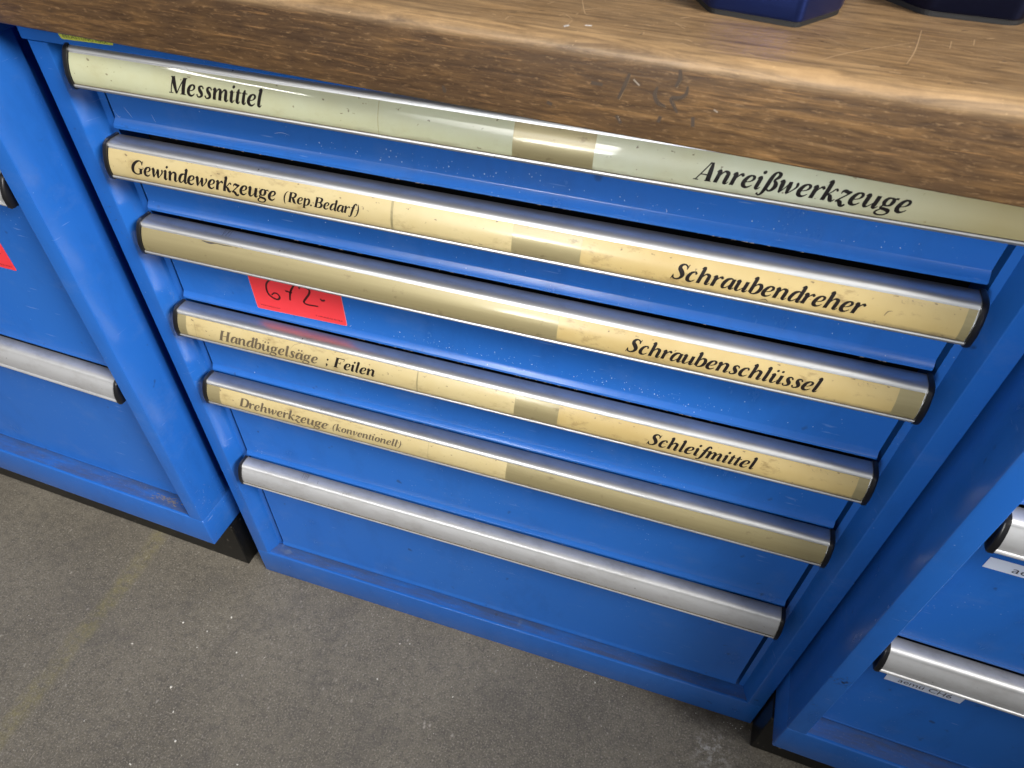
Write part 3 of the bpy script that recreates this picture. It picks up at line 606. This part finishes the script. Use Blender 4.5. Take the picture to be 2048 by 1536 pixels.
N672 = [[(.1131, -.1690), (.1070, -.1730), (.1020, -.1785), (.1004, -.1850), (.1010, -.1905), (.1052, -.1945), (.1100, -.1952), (.1130, -.1920), (.1116, -.1885), (.1080, -.1880), (.1045, -.1912)],
        [(.1185, -.1728), (.1210, -.1722), (.1262, -.1722), (.1330, -.1725)], [(.1330, -.1725), (.1288, -.1785), (.1258, -.1850), (.1240, -.1928)], [(.1212, -.1822), (.1285, -.1828)],
        [(.1377, -.1760), (.1378, -.1742), (.1402, -.1725), (.1450, -.1730), (.1482, -.1745), (.1472, -.1792), (.1425, -.1858), (.1392, -.1910), (.1420, -.1932), (.1475, -.1930), (.1540, -.1925)],
        [(.1583, -.1822), (.1596, -.1840), (.1616, -.1836), (.1630, -.1826)]]
# measured on the sticker in the photograph
ink(red, N672, .0017, cx, cz, MARKER)
sans(red, 'web_address_print', 'www.netbid.com', .0024, (.0882 - cx, -.2072 - cz), MARKER, .0215, rot=.0)
sans(red, 'phone_print', 'T +49 (0)40-55 50 58-0', .0024, (.1490 - cx, -.2056 - cz), MARKER, .0285, rot=.012)

def side_pt(O, lx, ly, z):
    ey = Vector((-ex.y, ex.x, 0)); p = Vector(O) + ex * lx + ey * ly; return Vector((p.x, p.y, FL + z))
OL = Vector((-.0760, -.0234, 0)); OR = Vector((.7018, -.0517, 0))
red2 = sticker('price_tag', side_pt(OL, -.160, .0238, -.202), SL, RED, rrect([(-.052, .032), (-.050, -.0172), (.0410, -.0164), (.0400, .033)]))
tag(red2, 'red number sticker on the left cabinet, cut off by the picture edge', 'price sticker', 'red number stickers')
ink(red2, [[(.0175, .0085), (.0195, -.0005), (.0210, -.0020)], [(.0245, .0085), (.0262, .0040), (.0290, .0045), (.0315, .0030)], [(.010, .012), (.012, .004), (.019, .000)]], .0011, 0, 0, MARKER)
sans(red2, 'phone_print', 'T +49 (0)40-55 50 58-0', .0022, (.009, -.0128), MARKER, .0285)
tape = sticker('label_tape', side_pt(OR, .0475, .0238, -.2530), SL, WHITE, [(-.0005, .0130), (-.0003, -.0005), (.0900, -.0005), (.0900, .0132)])
tag(tape, 'white label tape with dark letters under the upper handle of the right cabinet', 'label tape', 'white label tapes')
sans(tape, 'tape_print', 'aemü CH6', .0105, (.0185, .0022), simple('dark_blue_print', (.03, .03, .06), .5), .056)
tape2 = sticker('label_tape', side_pt(OR, .0548, .0238, -.4625), SL, WHITE, [(-.0012, .0130), (-.0002, .0000), (.0690, -.0006), (.0690, .0128)])
tag(tape2, 'white label tape half hidden under the lower handle of the right cabinet', 'label tape', 'white label tapes')
sans(tape2, 'tape_print', 'aemü CH6', .0105, (.0110, .0030), bpy.data.materials['dark_blue_print'], .048)
ys = sticker('warning_sticker', (.0190, .0096, FL + .0390), 0, YELLOW, rrect([(-.0270, .0020), (-.0240, -.0070), (.0230, -.0062), (.0232, .0020)], .0015))
tag(ys, 'narrow yellow printed sticker under the bench edge above the top drawer', 'sticker')
sans(ys, 'sticker_print', 'BELASTUNG MAX', .0032, (-.0215, -.0056), simple('olive_print', (.06, .07, .02), .6), .040)

# ------------------------------------------------------------------ workbench board
bz = math.atan(-.057); BO = Vector((.30, -.0231, FL + .0420)); TH = .0487
bench = None
bm = bmesh.new(); r_ = .0080; prof = [(.70, 0), (.70, TH)]
prof += [(r_ + r_ * math.cos(a), TH - r_ + r_ * math.sin(a)) for a in [math.pi / 2 + i * math.pi / 2 / 8 for i in range(9)]]
prof += [(.0016 - .0016 * math.cos(a), .0016 - .0016 * math.sin(a)) for a in [i * math.pi / 2 / 4 for i in range(5)]]
prism_x(bm, prof, -1.15, 1.25, 1)
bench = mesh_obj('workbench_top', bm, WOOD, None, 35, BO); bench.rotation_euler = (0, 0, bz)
tag(bench, 'thick worn brown wooden bench board with rounded edge and scratches over the cabinets', 'workbench')
bx = Vector((math.cos(bz), math.sin(bz), 0)); by = Vector((-math.sin(bz), math.cos(bz), 0))
def to_bench(x, y):
    d = Vector((x, y, 0)) - Vector((BO.x, BO.y, 0)); return d.dot(bx), d.dot(by)
def top_scr(name, mat, lines, wd):
    bm = bmesh.new()
    for pts in lines:
        q = [to_bench(*p) for p in pts]; n = len(q)
        P = [(a, b, wd * (.4 + .8 * math.sin(math.pi * (i + .5) / n))) for i, (a, b) in enumerate(q)]
        def fn(u, v):
            z = TH if v >= r_ else TH - r_ + math.sqrt(max(r_ * r_ - (r_ - v) ** 2, 0)); return (u, v, z + .00012)
        ribbon(bm, catmull(P, 6), fn)
    o = mesh_obj(name, bm, mat, bench); o['kind'] = 'stuff'; return o
top_scr('bench_scratches', PALEWOOD, [
 [(.572, .0506), (.5653, .0146), (.5587, -.0097)], [(.5159, -.0200), (.5331, -.0005), (.5666, .0283)], [(.5857, .0372), (.5832, .0244)],
 [(.5982, .045), (.5963, .0352)], [(.5802, .0291), (.5936, .0226)], [(.3819, .0362), (.3894, .0116), (.3924, .0109)], [(.3767, .001), (.3789, .0056), (.3851, -.0011)],
 [(.3858, -.0036), (.3846, -.0168)], [(.3647, .0193), (.3676, .0264)], [(.3911, .0218), (.3968, .0221)], [(.4039, .0182), (.4113, .0183)],
 [(.3505, -.0160), (.3507, -.0100), (.3543, -.0100)], [(.4374, .0156), (.447, .0087)], [(.4385, .0153), (.4469, .0054)], [(.25, .01), (.262, .0)], [(.29, .02), (.30, .018)]], .00048)
top_scr('bench_fine_scratches', PALEWOOD, [[(.3434, -.0037), (.3853, .0119), (.4259, .0394)], [(.5121, .0291), (.5333, .0053)], [(.20, .01), (.26, .03), (.33, .03)], [(.46, .0), (.50, .012), (.56, .008)], [(.60, .03), (.62, .01)]], .00028)
top_scr('lint', LINT, [[(.3841, -.0155), (.3852, -.0130), (.3862, -.0125)], [(.3943, -.0091), (.398, -.0085)]], .0016)
def front_dents(name, mat, lines, wd):
    bm = bmesh.new()
    for pts in lines:
        P = []
        n = len(pts)
        for i, (x, z) in enumerate(pts):
            t = (x - BO.x) / bx.x; P.append((t, z + FL - BO.z, wd * (.35 + .9 * math.sin(math.pi * (i + .5) / n))))
        ribbon(bm, catmull(P, 6), lambda u, v: (u, -.00012, v))
    o = mesh_obj(name, bm, mat, bench); o['kind'] = 'stuff'; return o
_r = random.Random(5); _n = []
for _ in range(110):
    x = _r.uniform(-.05, .75); y = -.018 - .057 * (x - .3) + .004 + abs(_r.gauss(0, .05)); a = _r.gauss(.1, .5); l = _r.uniform(.001, .007)
    _n.append([(x, y), (x + l * math.cos(a) * .5, y + l * math.sin(a) * .5 + .0002), (x + l * math.cos(a), y + l * math.sin(a))])
top_scr('bench_nicks', PALEWOOD, _n[:70], .0007); top_scr('bench_dark_nicks', DENT, _n[70:], .0006)
front_dents('stamped_dents', DENT, [
 [(.4251, .0765), (.4238, .0712), (.4206, .0624)], [(.4411, .0720), (.4402, .0678), (.4424, .0639), (.4469, .0624)],
 [(.451, .0823), (.4519, .0775), (.4502, .0733)], [(.4566, .0746), (.4564, .0705), (.4537, .0681), (.4493, .067), (.4516, .0631), (.4537, .0602)],
 [(.4207, .0532), (.424, .0493)], [(.4453, .0568), (.4442, .0534)], [(.4623, .0594), (.4633, .0541)], [(.4046, .0687), (.4112, .0685)], [(.3145, .0530), (.3155, .0505), (.3150, .0490)], [(.38, .0540), (.383, .0530)]], .0019)
front_dents('dent_lit_edges', simple('dent_highlight', (.20, .135, .075), .3), [[(a + .0008, b - .0005) for a, b in q] for q in ([(.4251, .0765), (.4238, .0712), (.4206, .0624)], [(.4402, .0690), (.4424, .0639), (.4469, .0624)], [(.4519, .0775), (.4502, .0733)], [(.4564, .0705), (.4537, .0681), (.4493, .067), (.4516, .0631)])], .0004)  # lit side of the dents painted as thin pale lines
front_dents('pale_scars', simple('pale_scar', (.26, .22, .18), .5), [[(.4276, .0738), (.4312, .0712)], [(.4722, .0650), (.4745, .0640)], [(.4218, .0530), (.4232, .0505)]], .0008)

# ------------------------------------------------------------------ two anodised metal blocks standing on the bench
def faceted_block(name, outline, mat, h, label):
    cx = sum(p[0] for p in outline) / len(outline); cy = sum(p[1] for p in outline) / len(outline)
    e = empty(name, (cx, cy, BO.z + TH)); tag(e, label, 'metal block')
    pts = [(x - cx, y - cy) for x, y in outline]
    bm = bmesh.new(); prism_z(bm, [(x * .975, y * .975) for x, y in pts], 0.0001, .0030); mesh_obj('foot', bm, UNDERCUT, e)  # inset base, its black stands for the shadow under the body
    bm = bmesh.new(); n = len(pts); rings = []
    for z, s in ((.0030, .985), (.0045, 1.), (h - .004, 1.), (h - .0012, .99), (h, .96)):
        rings.append([bm.verts.new((x * s, y * s, z)) for x, y in pts])
    for a, b in zip(rings[:-1], rings[1:]):
        for i in range(n): bm.faces.new((a[i], a[(i + 1) % n], b[(i + 1) % n], b[i]))
    bm.faces.new(rings[0][::-1]); bm.faces.new(rings[-1]); mesh_obj('body', bm, mat, e, 35)
    bm = bmesh.new(); bmesh.ops.create_cone(bm, cap_ends=True, segments=40, radius1=.026, radius2=.025, depth=.010, matrix=Matrix.Translation((0, 0, h + .005))); mesh_obj('boss', bm, mat, e, 35)
    return e
def roundpoly(c, r, seg=5): return rrect(c, r, seg)
faceted_block('faceted_block', roundpoly([(.4405, .0700), (.4560, .0370), (.5060, .0275), (.5290, .0620), (.5345, .1080), (.5200, .1350), (.4620, .1420), (.4400, .1150)], .0045), ANOD, .040, 'metallic blue faceted block standing on the bench near its front edge')
faceted_block('faceted_block', roundpoly([(.5480, .1120), (.5760, .0790), (.6250, .0770), (.6480, .1100), (.6500, .1550), (.6250, .1850), (.5800, .1880), (.5480, .1600)], .006), ANOD_DARK, .045, 'dark navy faceted block on the bench at the top right corner')

# ------------------------------------------------------------------ floor
bm = bmesh.new(); bmesh.ops.create_grid(bm, x_segments=2, y_segments=2, size=4)
fl = mesh_obj('floor', bm, FLOOR); fl['kind'] = 'structure'
wb = bmesh.new(); box(wb, -4, 4, .72, .80, 0, 2.8); wl = mesh_obj('wall', wb, simple('pale_wall_paint', (.45, .45, .43), .8)); wl['kind'] = 'structure'
# swept-up specks: pale plastic crumbs and metal chips
rnd = random.Random(11); bm = bmesh.new()
big = [(-.0659, -.1882, 2.6), (-.0422, -.215, 1.9), (-.0165, -.245, 2.0), (-.0533, -.2856, 2.2), (-.1573, -.1539, 2.0), (-.1463, -.2609, 1.2), (.0758, -.2444, 1.5), (-.0663, -.1298, 1.2), (-.0085, -.1188, 1.8),
       (-.046, -.0753, 1.8), (-.1085, -.1042, 2.0), (-.0669, -.1047, 1.4), (.2073, -.0349, 1.7), (.221, -.0304, 1.4), (.307, -.0809, 1.8), (.1981, -.0909, 1.5), (.4891, -.0014, 1.7)]
for _ in range(150): big.append((rnd.uniform(-.45, .75), -abs(rnd.gauss(0, .14)) + .004, rnd.uniform(.3, .75)))
for _ in range(60): big.append((rnd.uniform(-.04, .69), .008 - abs(rnd.gauss(0, .010)), rnd.uniform(.3, .9)))
for x, y, s in big:
    s *= .00095; k = rnd.randint(5, 7); a0 = rnd.random() * 6; el = rnd.uniform(.45, 1); h = s * rnd.uniform(.3, .8); ca, sa = math.cos(a0), math.sin(a0)
    base = []; topv = []
    for j in range(k):
        u = math.cos(j * 6.283 / k) * s * rnd.uniform(.7, 1.1); v = math.sin(j * 6.283 / k) * s * el * rnd.uniform(.7, 1.1)
        base.append(bm.verts.new((x + u * ca - v * sa, y + u * sa + v * ca, .0002))); topv.append(bm.verts.new((x + (u * ca - v * sa) * .6, y + (u * sa + v * ca) * .6, h)))
    for j in range(k): bm.faces.new((base[j], base[(j + 1) % k], topv[(j + 1) % k], topv[j]))
    bm.faces.new(topv)
o = mesh_obj('floor_crumbs', bm, simple('pale_crumb', (.62, .60, .55), .6)); o['kind'] = 'stuff'; o['label'] = 'pale crumbs and chips scattered on the grey floor'; o['category'] = 'debris'
